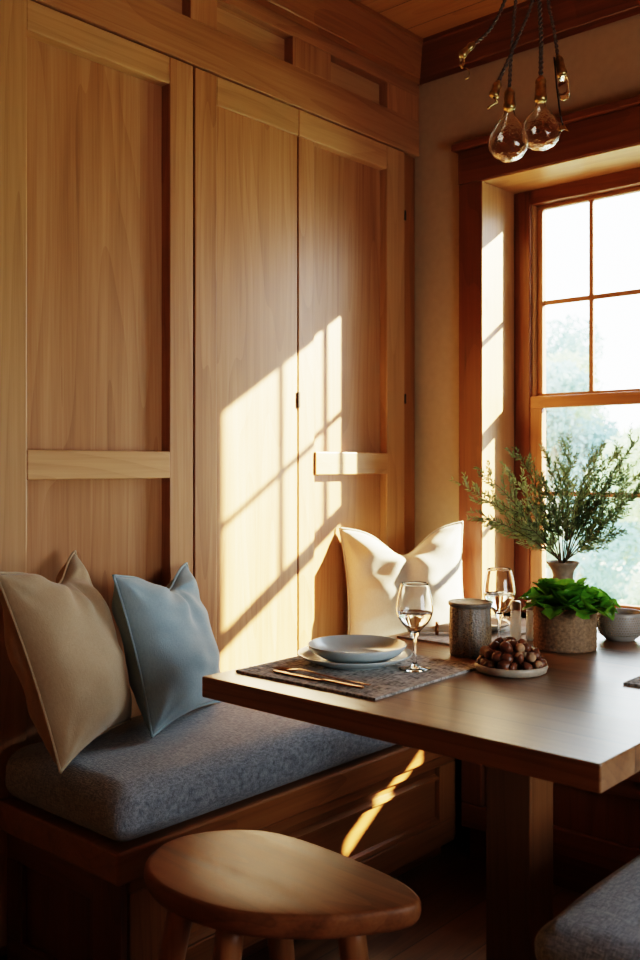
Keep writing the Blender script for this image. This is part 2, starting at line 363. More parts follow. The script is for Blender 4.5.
# unseen window half, shade and deep rail added to cast the bench sun strip
sash(1.11, 1.395, 1.395, 2.102, 1.14, 1.365, 1.434, 2.088, .226, .252, 1.756, (), 'upper_sash')
sash(1.11, 1.395, .678, 1.422, 1.14, 1.365, .862, 1.380, .192, .222, 1.080, (), 'lower_sash')
obj('added_strip_shade', box(1.0, 1.435, .168, .172, .888, 2.15), M['tan_linen'], win)

# ------------------------------------------------------------------ built-in cupboard along the left wall
cup = empty('built_in_cupboard', (0, -.9, 0), 'tall honey wood built-in cupboard with panelled doors and frieze covering the left wall', 'cupboard')
DZ0, DZ1 = .05, 2.296
T = -.036                                          # recessed panel plane
obj('carcass', box(-.075, -.055, -3.4, 0, 0, 2.565), M['honeyZ'], cup)
# frieze: beam, top strip, posts and recessed panels
obj('frieze_beam', box(-.055, .004, -3.4, -.002, 2.300, 2.425), M['honeyY'], cup, bevel=.002)
obj('frieze_rail', box(-.055, .004, -3.4, -.002, 2.515, 2.565), M['honeyY'], cup, bevel=.002)
posts = [(-3.4, -2.4), (-1.74, -1.60), (-1.085, -.985), (-.67, -.49), (-.19, -.002)]
for a, b in posts: obj('frieze_post', box(-.055, .003, a, b, 2.425, 2.515), M['honeyZ'], cup, bevel=.002)
for a, b in [(-2.4, -1.74), (-1.60, -1.085), (-.985, -.67), (-.49, -.19)]: obj('frieze_panel', box(-.055, -.034, a, b, 2.425, 2.515), M['lightY'], cup)
obj('end_post', box(-.055, -.016, -.083, -.002, 0, 2.299), M['benchZ'], cup, bevel=.002)
obj('side_panel', box(-.055, .002, -3.4, -1.70, 0, 2.299), M['lightZ'], cup, bevel=.002)
def bevel_strip(y0, y1, z, dz=.007):
    return prism([(T, z - dz), (.0, z), (T, z)], y0, y1, axis='Y')
# left door
d1 = obj('door', box(-.052, T, -1.60, -1.150, DZ0, 2.23), M['honeyZ'], cup)
obj('stile', box(-.052, 0, -1.697, -1.593, DZ0, DZ1), M['lightZ'], d1, bevel=.003)
obj('stile', box(-.052, 0, -1.156, -1.073, DZ0, DZ1), M['honeyZ'], d1, bevel=.003)
obj('rail', box(-.052, -.001, -1.593, -1.156, 2.222, DZ1), M['lightY'], d1, bevel=.003)
obj('rail', box(-.052, .001, -1.593, -1.156, 1.144, 1.217), M['lightY'], d1, bevel=.003)
obj('rail', box(-.052, -.001, -1.593, -1.156, DZ0, .16), M['honeyY'], d1, bevel=.003)
# middle door: flat leaf
d2 = obj('door', box(-.052, -.006, -.984, -.6405, DZ0, 2.215), M['honeyZ'], cup, bevel=.002)
obj('stile', box(-.052, 0, -1.066, -.984, DZ0, DZ1), M['honeyZ'], d2, bevel=.003)
obj('rail', box(-.052, 0, -.984, -.6405, 2.213, DZ1), M['lightY'], d2, bevel=.003)
# right door: panelled leaf
d3 = obj('door', box(-.052, T + .006, -.57, -.19, DZ0, 2.23), M['honeyZ'], cup)
obj('stile', box(-.052, -.003, -.6375, -.564, DZ0, 2.213), M['honeyZ'], d3, bevel=.002)
obj('stile', box(-.052, 0, -.189, -.086, DZ0, DZ1), M['lightZ'], d3, bevel=.003)
obj('rail', box(-.052, 0, -.6375, -.189, 2.213, DZ1), M['lightY'], d3, bevel=.003)
obj('rail', box(-.052, .004, -.564, -.189, 1.149, 1.222), M['lightY'], d3, bevel=.003)
obj('rail', box(-.052, 0, -.564, -.189, DZ0, .16), M['honeyY'], d3, bevel=.003)
for z in (2.07, 1.415):
    bm = lathe([(0, -.016), (.0035, -.016), (.0035, .016), (.002, .019), (0, .019)], .001, -.084, z, 12)
    obj('hinge', bm, M['dark_metal'], d3, smooth=True)
bm = box(-.003, .001, -.642, -.634, 1.36, 1.41)
obj('latch', bm, M['dark_metal'], d2, bevel=.001)

# ------------------------------------------------------------------ benches
BX = .45
lb = empty('bench', (.24, -.8, 0), 'built-in wooden bench with panelled front along the cupboard wall', 'bench')
obj('seat_board', box(.004, BX + .017, -1.672, -.004, .332, .400), M['benchY'], lb, bevel=.006)
obj('front_panel', box(.30, BX - .018, -1.60, -.41, .064, .332), M['benchY'], lb)
obj('front_rail', box(BX - .02, BX, -1.63, -.44, .064, .133), M['benchY'], lb, bevel=.004)
obj('front_rail', box(BX - .02, BX, -1.63, -.44, .300, .3315), M['benchY'], lb, bevel=.004)
obj('front_stile', box(BX - .02, BX, -1.63, -1.50, .133, .300), M['benchZ'], lb, bevel=.003)
obj('front_stile', box(BX - .02, BX, -.52, -.44, .133, .300), M['benchZ'], lb, bevel=.003)
bm = prism([(BX - .018, .256), (BX - .004, .262), (BX - .004, .268), (BX - .018, .276)], -1.50, -.52, axis='Y')
prism([(BX - .018, .133), (BX - .002, .136), (BX - .006, .146), (BX - .018, .150)], -1.50, -.52, bm, axis='Y')
obj('moulding', bm, M['benchY'], lb)
obj('end_panel', box(.006, BX - .02, -1.635, -1.60, .0, .332), M['redZ'], lb)
obj('end_rail', box(.006, BX - .1, -1.650, -1.635, .262, .3315), M['redX'], lb, bevel=.003)
obj('end_rail', box(.006, BX - .1, -1.650, -1.635, .0, .08), M['redX'], lb, bevel=.003)
obj('end_stile', box(BX - .1, BX - .001, -1.652, -1.635, .0, .3315), M['redZ'], lb, bevel=.003)
obj('end_stile', box(.006, .07, -1.6505, -1.635, .08, .262), M['redZ'], lb, bevel=.003)
obj('plinth', box(.05, .385, -1.58, -.42, .0, .064), M['redY'], lb)
bb = empty('bench', (1.0, -.2, 0), 'built-in dark wooden bench below the window behind the table leg', 'bench')
obj('seat_board', box(BX + .02, 1.36, -.455, -.054, .36, .400), M['redX'], bb, bevel=.006)
obj('front_panel', box(BX + .02, 1.36, -.42, -.40, .11, .36), M['redZ'], bb)
obj('front_rail', box(BX + .02, 1.36, -.44, -.42, .11, .182), M['redX'], bb, bevel=.004)
obj('front_rail', box(BX + .02, 1.36, -.44, -.42, .31, .3595), M['redX'], bb, bevel=.004)
obj('front_stile', box(BX + .02, BX + .09, -.4405, -.42, .182, .31), M['redZ'], bb, bevel=.004)
obj('back_board', box(BX + .02, 1.36, -.054, -.024, 0, .50), M['redX'], bb)
obj('plinth', box(BX + .02, 1.36, -.39, -.36, 0, .11), M['redX'], bb)
rb = empty('bench', (1.63, -.8, 0), 'built-in wooden bench under the grey cushion at the lower right corner', 'bench')
obj('seat_board', box(1.345, 1.90, -1.56, -.46, .35, .400), M['benchY'], rb, bevel=.005)
obj('front_panel', box(1.365, 1.39, -1.53, -.46, 0, .35), M['benchY'], rb)
obj('end_panel', box(1.39, 1.88, -1.53, -1.51, 0, .35), M['redX'], rb)

def axis_pts(h, r, n):
    a = [h - r * t for t in (0, .12, .3, .55, .8, 1)]
    inner = [(-1 + 2 * i / n) * (h - r) for i in range(1, n)]
    return sorted([-q for q in a] + inner + a)
def roundbox(sx, sy, sz, r, nx=14, ny=30, nz=3):
    """soft upholstered block with rounded edges, centred in x, y; bottom at z = 0"""
    bm = bmesh.new(); hx, hy, hz = sx / 2, sy / 2, sz / 2
    X, Y, Z = axis_pts(hx, r, nx), axis_pts(hy, r, ny), axis_pts(hz, min(r, hz * .98), nz)
    cache = {}
    def V(p):
        k = tuple(round(c, 5) for c in p)
        if k not in cache: cache[k] = bm.verts.new(p)
        return cache[k]
    def face(A, B, f):
        for i in range(len(A) - 1):
            for j in range(len(B) - 1):
                bm.faces.new([V(f(A[a], B[b])) for a, b in ((i, j), (i + 1, j), (i + 1, j + 1), (i, j + 1))])
    for s in (-1, 1):
        face(X, Y, lambda a, b: (a, b, s * hz)); face(Y, Z, lambda a, b: (s * hx, a, b)); face(X, Z, lambda a, b: (a, s * hy, b))
    rz = min(r, hz * .98)
    for v in bm.verts:
        q = Vector((max(-hx + r, min(hx - r, v.co.x)), max(-hy + r, min(hy - r, v.co.y)), max(-hz + rz, min(hz - rz, v.co.z))))
        dv = v.co - q
        if dv.length > 1e-7:
            v.co = q + dv.normalized() * r
            if rz < r: v.co.z = q.z + (v.co.z - q.z) * rz / r
        v.co.z += hz
    bmesh.ops.recalc_face_normals(bm, faces=bm.faces)
    return bm
def cushion(x0, x1, y0, y1, z0, z1, seed, label, r=.042, puff=.014):
    bm = roundbox(x1 - x0, y1 - y0, z1 - z0, r)
    hx, hy, H = (x1 - x0) / 2, (y1 - y0) / 2, z1 - z0
    for v in bm.verts:
        a, b = v.co.x / hx, v.co.y / hy; t = v.co.z / H
        pz = (1 - min(1, abs(a)) ** 4) * (1 - min(1, abs(b)) ** 8)
        if t > .5: v.co.z += puff * pz
        n = noise.noise(Vector((v.co.x * 6 + seed, v.co.y * 5, v.co.z * 9)))
        n2 = noise.noise(Vector((v.co.x * 22 + seed, v.co.y * 14, v.co.z * 25)))
        k = .006 * n + .002 * n2
        if t > .12:
            v.co.z += k * t
            side = math.sin(PI * min(1, t))
            if abs(a) > .85: v.co.x += math.copysign(.008 * side + k, a)
            if abs(b) > .93: v.co.y += math.copysign(.006 * side + k, b)
    o = obj('bench_cushion', bm, M['grey_linen'], world=False, smooth=True, sub=1)
    o.location = ((x0 + x1) / 2, (y0 + y1) / 2, z0); WL[o.name] = Vector(o.location)
    tag(o, label, 'cushion')
    # welt seam running round the lower edge
    pts = []
    for k in range(61):
        a = 2 * PI * k / 60; c, s = math.cos(a), math.sin(a)
        f = lambda q: math.copysign(abs(q) ** .22, q)
        pts.append((f(c) * (hx - .006), f(s) * (hy - .006), .022))
    obj('welt', tube(pts, .0035, 6), M['grey_linen'], o, world=False, smooth=True)
    return o
cushion(.016, BX + .012, -1.665, -.012, .4005, .525, 1, 'long grey-blue linen cushion on the left bench under the pillows')
cushion(1.32, 1.88, -1.545, -.47, .4005, .495, 5, 'grey-blue linen bench cushion cut off by the lower right corner', r=.04)

# ------------------------------------------------------------------ pillows
def pillow(name, W, H, T_, mat, loc, rz, tilt, roll, chop, seed, label, chop_w=.42, chop_x=0, welt=True):
    n = 30; bm = bmesh.new(); g = {}
    def shape(a, b, s):
        ea, eb = 1 - abs(a) ** 2.2, 1 - abs(b) ** 2.2
        th = T_ / 2 * max(0, ea * eb) ** .55
        x = W / 2 * a * (1 - .085 * (1 - b * b) * abs(a) ** 3)
        z = H / 2 * b * (1 - .085 * (1 - a * a) * abs(b) ** 3)
        up = max(0, (b + 1) / 2)
        dent = math.exp(-((a - chop_x) / chop_w) ** 2)
        z -= chop * dent * up ** 3.2
        sag = max(0, -b)
        th *= 1 + .22 * sag - .25 * up * dent
        y = s * th
        # creases: radiate from the dent and the corners
        p = Vector((x * 9 + seed, z * 9, s * 2))
        y += s * min(1, th / .03) * (.013 * noise.noise(Vector((p.x * .7, p.y * 1.3, p.z))) + .006 * noise.noise(Vector((p.x * 1.6, p.y * 3.4, p.z))))
        da = math.atan2(a - chop_x, 1.05 - b)
        cr = math.sin(da * 9 + seed) * math.exp(-((1.0 - b) / .75) ** 2) * math.exp(-((a - chop_x) / .8) ** 2)
        y += s * min(1, th / .03) * .010 * cr * (1 if chop else 0)
        for ca in (-1, 1):
            for cb in (-1, 1):
                dx, dz = a - ca, b - cb; rr = math.hypot(dx, dz)
                y += s * min(1, th / .02) * .004 * math.sin(math.atan2(dz * cb, dx * ca) * 11 + seed) * math.exp(-(rr / .45) ** 2)
        return Vector((x, y, z + H / 2))
    for s in (-1, 1):
        for i in range(n + 1):
            for j in range(n + 1):
                a, b = -1 + 2 * i / n, -1 + 2 * j / n
                a, b = math.sin(a * PI / 2) * .35 + a * .65, math.sin(b * PI / 2) * .35 + b * .65
                edge = i in (0, n) or j in (0, n)
                k = (i, j, 0 if edge else s)
                if k not in g: g[k] = bm.verts.new(shape(a, b, s))
        G = lambda i, j: g.get((i, j, s)) or g[(i, j, 0)]
        for i in range(n):
            for j in range(n): bm.faces.new((G(i, j), G(i + 1, j), G(i + 1, j + 1), G(i, j + 1)))
    ring = [g[(i, 0, 0)].co.copy() for i in range(n)] + [g[(n, j, 0)].co.copy() for j in range(n)] + [g[(n - i, n, 0)].co.copy() for i in range(n)] + [g[(0, n - j, 0)].co.copy() for j in range(n + 1)]
    bmesh.ops.recalc_face_normals(bm, faces=bm.faces)
    o = obj(name, bm, mat, world=False, smooth=True, sub=1)
    o.location = loc; o.rotation_mode = 'QUATERNION'
    o.rotation_quaternion = (Matrix.Rotation(rz, 4, 'Z') @ Matrix.Rotation(tilt, 4, 'X') @ Matrix.Rotation(roll, 4, 'Y')).to_quaternion()
    WL[o.name] = Vector(loc); tag(o, label, 'pillow')
    if welt: obj('piping', tube(ring, .0032, 6), mat, o, world=False, smooth=True)
    return o
D = math.radians
pillow('throw_pillow', .345, .44, .18, M['tan_linen'], (.224, -1.548, .545), D(117), D(-18.5), D(-3.1), .05, 3, 'large tan linen throw pillow with a dented top leaning left of the blue pillow', chop_x=.25)
pillow('throw_pillow', .385, .385, .165, M['blue_linen'], (.203, -1.262, .538), D(113.5), D(-16), D(1.1), .05, 11, 'dusty blue linen throw pillow leaning beside the tan pillow on the left bench', chop_x=.2)
pillow('throw_pillow', .42, .44, .19, M['white_linen'], (.160, -.275, .542), D(48), D(-5), D(-2.5), .085, 23, 'off-white linen throw pillow in the sunlit corner by the window casing', chop_w=.40)

from mathutils.bvhtree import BVHTree
def settle(o, others, step=.002, up=(0, 0, 1)):
    """move a thing along one direction until it only touches what carries it"""
    for _ in range(60):
        dg = bpy.context.evaluated_depsgraph_get()
        def tree_of(q):
            e = q.evaluated_get(dg); me = e.to_mesh()
            t = BVHTree.FromPolygons([e.matrix_world @ v.co for v in me.vertices], [p.vertices[:] for p in me.polygons]); e.to_mesh_clear(); return t
        parts = [o] + list(o.children)
        if not any(tree_of(p).overlap(tree_of(q)) for p in parts for q in others): return
        o.location = Vector(o.location) + Vector(up) * step; bpy.context.view_layer.update()
wall_parts = [q for q in cup.children_recursive if q.type == 'MESH'] + [q for q in bpy.data.objects if q.name.startswith('casing')]
bench_c = bpy.data.objects['bench_cushion']
for q in [b for b in bpy.data.objects if b.name.startswith('throw_pillow')]:
    settle(q, wall_parts, .003, (1, 0, 0) if 'off-white' not in q['label'] else (.7, -.7, 0))
    settle(q, [bench_c] + list(bench_c.children), .002)
tan, blue = [next(b for b in bpy.data.objects if b.name.startswith('throw_pillow') and w_ in b['label'][:12]) for w_ in ('tan', 'blue')]
settle(tan, [blue] + list(blue.children), .003, (0, -1, 0))
print('PILLOWS', [tuple(round(c, 3) for c in b.location) for b in bpy.data.objects if b.name.startswith('throw_pillow')])
# ------------------------------------------------------------------ table
TX0, TX1, TY0, TY1, TZ = .568, 1.430, -1.54, -.45, .75
tb = empty('dining_table', (1.0, -1.0, 0), 'brown oak dining table with thick rectangular top on a square centre post', 'table')
obj('table_top', box(TX0, TX1, TY0, TY1, TZ - .043, TZ), M['table'], tb, bevel=.003)
obj('pedestal_post', box(.945, 1.053, -1.068, -.968, .04, TZ - .043), M['tableleg'], tb, bevel=.004)
obj('base_plate', box(.87, 1.13, -1.145, -.895, 0, .04), M['tableleg'], tb, bevel=.004)

# ------------------------------------------------------------------ stool
st = empty('stool', (.89, -1.63, 0), 'low wooden stool with rounded teardrop seat and splayed legs in front of the bench', 'stool')
OUT = []
STOOL_OUTLINE = [(0.665, -1.762), (0.622, -1.715), (0.602, -1.651), (0.614, -1.593), (0.65, -1.54), (0.698, -1.502), (0.755, -1.485), (0.828, -1.481), (0.907, -1.484), (0.98, -1.491), (1.038, -1.500), (1.081, -1.513), (1.108, -1.530), (1.117, -1.552), (1.108, -1.583), (1.090, -1.613), (1.066, -1.648), (1.037, -1.686), (0.999, -1.720), (0.955, -1.752), (0.903, -1.777), (0.838, -1.792), (0.775, -1.795), (0.718, -1.786)]
def seat_bm():
    bm = bmesh.new(); n = len(STOOL_OUTLINE); cx = sum(p[0] for p in STOOL_OUTLINE) / n; cy = sum(p[1] for p in STOOL_OUTLINE) / n
    pts = []
    for i in range(n):                       # Catmull-Rom smoothing
        p0, p1, p2, p3 = (Vector((*STOOL_OUTLINE[(i + k) % n], 0)) for k in (-1, 0, 1, 2))
        for t in (0, .25, .5, .75):
            pts.append(.5 * ((2 * p1) + (p2 - p0) * t + (2 * p0 - 5 * p1 + 4 * p2 - p3) * t * t + (3 * p1 - p0 - 3 * p2 + p3) * t ** 3))
    c = Vector((cx, cy, 0)); prof = [(.60, .418), (.93, .418), (.965, .421), (.988, .429), (1.0, .440), (.998, .450), (.990, .456), (.972, .460), (.95, .4605), (.6, .459)]
    rings = []
    for s, z in prof: rings.append([bm.verts.new(((c + (p - c) * s).x, (c + (p - c) * s).y, z)) for p in pts])
    m = len(pts)
    for A, B in zip(rings, rings[1:]):
        for i in range(m): bm.faces.new((A[i], A[(i + 1) % m], B[(i + 1) % m], B[i]))
    bm.faces.new(rings[0][::-1]); bm.faces.new(rings[-1])
    bmesh.ops.recalc_face_normals(bm, faces=bm.faces); return bm
obj('seat', seat_bm(), M['stool'], st, smooth=True)
for (tx, ty, bx, by) in [(.725, -1.715, .67, -1.78), (.865, -1.735, .875, -1.80), (.80, -1.565, .775, -1.49), (1.01, -1.60, 1.055, -1.575)]:
    pts = [(tx + (bx - tx) * t, ty + (by - ty) * t, .425 * (1 - t)) for t in (0, .1, .4, .7, .97, 1)]
    obj('leg', tube(pts, [.023, .024, .024, .021, .018, .016], 20), M['stoolleg'], st, smooth=True)

# ------------------------------------------------------------------ placemats
def placemat(x0, x1, y0, y1, mat, label, rz=0.0):
    bm = bmesh.new(); nx, ny = 36, 40; w, h = x1 - x0, y1 - y0
    gx = [[bm.verts.new((-w / 2 + w * i / nx, -h / 2 + h * j / ny, .0052 + .0012 * math.sin(i * 2.6) * math.sin(j * 2.1))) for j in range(ny + 1)] for i in range(nx + 1)]
    for i in range(nx):
        for j in range(ny): bm.faces.new((gx[i][j], gx[i + 1][j], gx[i + 1][j + 1], gx[i][j + 1]))
    r = bmesh.ops.extrude_face_region(bm, geom=bm.faces[:])
    for v in [e for e in r['geom'] if isinstance(e, bmesh.types.BMVert)]: v.co.z = 0.0004
    bmesh.ops.recalc_face_normals(bm, faces=bm.faces)
    o = obj('placemat', bm, mat, world=False); o.location = ((x0 + x1) / 2, (y0 + y1) / 2, TZ); o.rotation_euler.z = rz
    return tag(o, label, 'placemat')
placemat(.592, .955, -1.468, -1.09, M['mat_weave'], 'grey woven placemat under the stacked plates and cutlery', rz=D(1))
placemat(1.242, 1.406, -1.044, -.70, M['mat_weave'], 'dark grey woven placemat cut off at the right edge of the picture')
placemat(.603, .818, -.93, -.60, M['pale_mat'], 'pale woven placemat at the sunlit far end of the table')
MZ = TZ + .0066

# ------------------------------------------------------------------ tableware
def thing(name, bm, mat, loc, label, cat, group=None, smooth=True, sub=0, bevel=0):
    o = obj(name, bm, mat, world=False, smooth=smooth, sub=sub, bevel=bevel); o.location = loc; WL[o.name] = Vector(loc)
    return tag(o, label, cat, group)
PL = (.742, -1.262)
pl1 = [(0, .0), (.070, .0), (.072, .004), (.085, .006), (.108, .0135), (.122, .0215), (.1235, .0235), (.121, .0245), (.106, .0175), (.084, .0105), (.066, .008), (0, .008)]
thing('plate', lathe(pl1, seg=72), M['plate'], (PL[0], PL[1], MZ + .0005), 'wide pale blue-grey plate at the bottom of the stacked pair', 'plate')
pl2 = [(0, .0), (.058, .0), (.060, .004), (.076, .007), (.094, .017), (.1035, .028), (.1055, .033), (.1045, .0345), (.1025, .0335), (.092, .022), (.074, .0125), (.056, .0095), (0, .009)]
thing('plate', lathe(pl2, seg=72), M['plate'], (PL[0] + .005, PL[1] + .002, MZ + .0092), 'smaller deep-rimmed pale blue-grey plate on top of the stacked pair', 'plate')
thing('side_plate', lathe([(r * .62, z * .8) for r, z in pl1], seg=56), M['white_china'], (.712, -.715, MZ + .0005), 'small white plate on the pale far placemat', 'plate')
# folded napkin tied round the middle
bm = bmesh.new(); nx, ny = 24, 8
gv = []
for i in range(nx + 1):
    a = -1 + 2 * i / nx; wv = .030 * (.55 + .45 * abs(a) ** 1.3)
    gv.append([])
    for j in range(ny + 1):
        t = j / ny; an = PI * t
        gv[-1].append(bm.verts.new((a * .075, -math.cos(an) * wv + .002 * math.sin(9 * t + i * .6), .001 + math.sin(an) * .016 * (1 + .25 * math.sin(5 * a)) + .0015 * math.sin(14 * t + 3 * a))))
for i in range(nx):
    for j in range(ny): bm.faces.new((gv[i][j], gv[i + 1][j], gv[i + 1][j + 1], gv[i][j + 1]))
    bm.faces.new((gv[i][ny], gv[i + 1][ny], gv[i + 1][0], gv[i][0]))
bm.faces.new(gv[0]); bm.faces.new(gv[-1][::-1]); bmesh.ops.recalc_face_normals(bm, faces=bm.faces)
nk = thing('napkin', bm, M['napkin'], (.665, -.845, MZ + .003), 'folded beige napkin on the pale placemat behind the front wine glass', 'napkin', sub=1)
nk.rotation_euler.z = D(35)
obj('napkin_tie', lathe([(.0175, -.004), (.0185, 0), (.0175, .004), (.016, 0)], seg=20, closed=True), M['bronze'], nk, world=False, smooth=True).rotation_euler = (0, PI / 2, 0)
nk.children[0].location = (0, 0, .009)

# cutlery
def flat_bar(outline, z_of_x, th):
    """outline: list of (x, half width); builds a thin flat blade following z_of_x"""
    bm = bmesh.new(); rows = []
    for x, hw in outline:
        z = z_of_x(x); rows.append([bm.verts.new((x, -hw, z)), bm.verts.new((x, 0, z + th * .4)), bm.verts.new((x, hw, z)), bm.verts.new((x, hw, z + th)), bm.verts.new((x, 0, z + th)), bm.verts.new((x, -hw, z + th))])
    for A, B in zip(rows, rows[1:]):
        for k in range(6): bm.faces.new((A[k], B[k], B[(k + 1) % 6], A[(k + 1) % 6]))
    bm.faces.new(rows[0]); bm.faces.new(rows[-1][::-1]); bmesh.ops.recalc_face_normals(bm, faces=bm.faces); return bm
fk = empty('fork', (.775, -1.405, MZ), 'bronze-coloured fork lying in front of the stacked plates', 'fork', rot=(0, 0, D(1.5)))
hz = lambda x: .0008 + .006 * math.exp(-((x + .045) / .03) ** 2)
obj('handle', flat_bar([(-.06, .008), (-.05, .0045), (-.03, .003), (.03, .0032), (.09, .0048), (.118, .0055), (.122, .004)], hz, .0024), M['bronze'], fk, world=False, smooth=True, sub=1)
fh_bm = flat_bar([(-.088, .011), (-.078, .0122), (-.066, .0115), (-.058, .0075)], hz, .002)
fh = obj('fork_head', fh_bm, M['bronze'], fk, world=False, smooth=True)
for k in range(4):
    y = -.0093 + k * .0062
    obj('tine', tube([(-.084, y, .0025), (-.105, y, .0018), (-.128, y, .0035)], [.0017, .0015, .0006], 6), M['bronze'], fh, world=False, smooth=True)
kn = empty('knife', (.780, -1.432, MZ), 'bronze-coloured table knife nearest the front edge of the placemat', 'knife', rot=(0, 0, D(-.5)))
obj('handle', flat_bar([(.02, .0045), (.03, .006), (.09, .0068), (.122, .0062), (.126, .004)], lambda x: .0006, .005), M['bronze'], kn, world=False, smooth=True, sub=1)
obj('blade', flat_bar([(-.115, .001), (-.108, .005), (-.08, .0085), (-.03, .009), (.015, .007), (.021, .0042)], lambda x: .0006, .0016), M['bronze'], kn, world=False, smooth=True)

# wine glasses: thin walled bowl, stem, foot, water
def wine_glass(x, y, z, h, rb, water, label):
    g = empty('wine_glass', (x, y, z), label, 'wine glass')
    s = h / .185
    prof = [(0, 0), (.032, 0), (.0335, .0012), (.032, .0024), (.012, .005), (.0055, .010), (.004, .018), (.0038, .055 * s), (.0048, .068 * s), (.010, .075 * s)]
    H0, H1 = .075 * s, h
    def outer(t): return rb * (math.sin(min(1, t / .48) * PI / 2) ** .8 if t < .48 else 1 - .27 * ((t - .48) / .52) ** 1.7)
    o = [(max(.010, outer(t)), H0 + (H1 - H0) * t) for t in [.04, .09, .15, .22, .3, .4, .48, .58, .68, .78, .88, .96, 1.0]]
    wth = .0011
    inn = [(r - wth, zz + (.0 if k > 3 else .0015)) for k, (r, zz) in enumerate(o)]
    prof2 = prof + o + [(o[-1][0] - wth / 2, H1 + .0006)] + inn[::-1] + [(.004, H0 + .0035), (0, H0 + .003)]
    obj('bowl', lathe(prof2, seg=56), M['glass'], g, world=False, smooth=True)
    zt = H0 + (H1 - H0) * water
    wp = [(0, H0 + .0033), (.004, H0 + .0038)] + [(r - .0001, zz) for r, zz in inn if zz < zt]
    t = water; rr = outer(t) - wth - .0001
    wp += [(rr, zt + .0012), (rr - .0018, zt), (0, zt)]
    obj('water', lathe(wp, seg=56), M['water'], g, world=False, smooth=True)
    return g
wine_glass(.869, -1.220, MZ, .178, .0385, .42, 'stemmed wine glass with water next to the stacked plates')
wine_glass(.858, -.868, TZ + .0003, .185, .0375, .46, 'stemmed wine glass with water behind the speckled lidded jar')

# lidded jar
jr = empty('lidded_jar', (.853, -.985, TZ), 'speckled brown and grey stoneware jar with flat lid between the wine glasses', 'jar')
wob = lambda a, z: 1 + .010 * math.sin(3 * a + 20 * z) + .006 * math.sin(18 * a)
obj('jar_body', lathe([(0, 0), (.044, 0), (.0465, .003), (.0475, .03), (.0475, .07), (.0468, .104), (.0458, .110), (0, .110)], seg=72, wob=wob), M['jar'], jr, world=False, smooth=True)
obj('lid', lathe([(0, .1105), (.046, .1105), (.0495, .1125), (.0505, .117), (.049, .1205), (.045, .1195), (.041, .1175), (0, .1170)], seg=72, wob=lambda a, z: 1 + .008 * math.sin(3 * a)), M['lid'], jr, world=False, smooth=True)

# nut dish with nuts
ND = (1.014, -1.079)
thing('nut_dish', lathe([(0, 0), (.066, 0), (.0725, .003), (.075, .012), (.0745, .0175), (.0725, .018), (.0705, .013), (.067, .007), (0, .006)], seg=64), M['nut_plate'], (*ND, TZ), 'shallow sand-coloured dish piled with brown nuts', 'dish')
nut_me = []
for k in range(3):
    bm = bmesh.new(); bmesh.ops.create_icosphere(bm, subdivisions=3, radius=.0128)
    for v in bm.verts:
        t = v.co.z / .0128
        v.co.z *= 1.12; v.co.x *= 1 - .10 * max(0, t); v.co.y *= 1 - .10 * max(0, t)
        if t > .8: v.co.z += .0022 * (t - .8) / .2
        v.co += v.co.normalized() * (.0026 * noise.noise(v.co * 75 + Vector((k * 9, 0, 0))) + .0010 * noise.noise(v.co * 240)); v.co.x *= (1.0, .86, 1.12)[k]; v.co.y *= (.92, 1.08, .84)[k]
    me = bpy.data.meshes.new('nut'); bm.to_mesh(me); bm.free(); me.materials.append(M['nut'])
    for p in me.polygons: p.use_smooth = True
    bm = lathe([(0, -.0158), (.005, -.0153), (.0097, -.0118), (.0119, -.0068), (.0125, -.0045), (.0118, -.0042), (0, -.0070)], seg=18)
    mc = bpy.data.meshes.new('cap'); bm.to_mesh(mc); bm.free(); mc.materials.append(M['nut_cap'])
    for p in mc.polygons: p.use_smooth = True
    nut_me.append((me, mc))
layers = [(.061, 15, .0195), (.037, 9, .0195), (.013, 3, .0195), (.050, 12, .0365), (.026, 7, .0380), (.002, 1, .037), (.031, 7, .0530), (.009, 2, .0560)]
cnt = 0
for r, n, z in layers:
    for k in range(n):
        a = 2 * PI * k / n + R.uniform(-.12, .12) + z * 40
        x, y = ND[0] + r * math.cos(a) + R.uniform(-.002, .002), ND[1] + r * math.sin(a) + R.uniform(-.002, .002)
        me, mc = nut_me[cnt % 3]
        o = bpy.data.objects.new('nut', me); C.objects.link(o); o.location = (x, y, TZ + z + R.uniform(-.001, .001)); o.rotation_euler = (R.uniform(0, 6), R.uniform(0, 6), R.uniform(0, 6)); s = R.uniform(.78, 1.05); o.scale = (s, s, s)
        tag(o, 'small round brown nut in the pile on the sand-coloured dish', 'nut', 'brown nuts piled on the dish')
        if R.random() < .5:
            c = bpy.data.objects.new('nut_cap', mc); C.objects.link(c); c.parent = o
        cnt += 1

# shakers
def shaker(x, y, label, mat):
    s = empty('shaker', (x, y, TZ), label, 'shaker')
    obj('shaker_body', lathe([(0, 0), (.0125, 0), (.0135, .002), (.013, .05), (.0122, .074), (0, .074)], seg=32), mat, s, world=False, smooth=True)
    obj('shaker_cap', lathe([(0, .0742), (.0128, .0742), (.0131, .078), (.0128, .090), (.010, .0955), (0, .0965)], seg=32), M['shaker_cap'], s, world=False, smooth=True)
M['salt_white'] = leaf_mat('translucent_white_china', (.80, .78, .74), (.88, .86, .82), .55, .2, 20)
shaker(.838, -.757, 'white salt shaker left of its twin beside the woven pot', M['salt_white'])
shaker(.866, -.730, 'white and grey pepper shaker nearer the left edge of the woven pot', M['salt_white'])

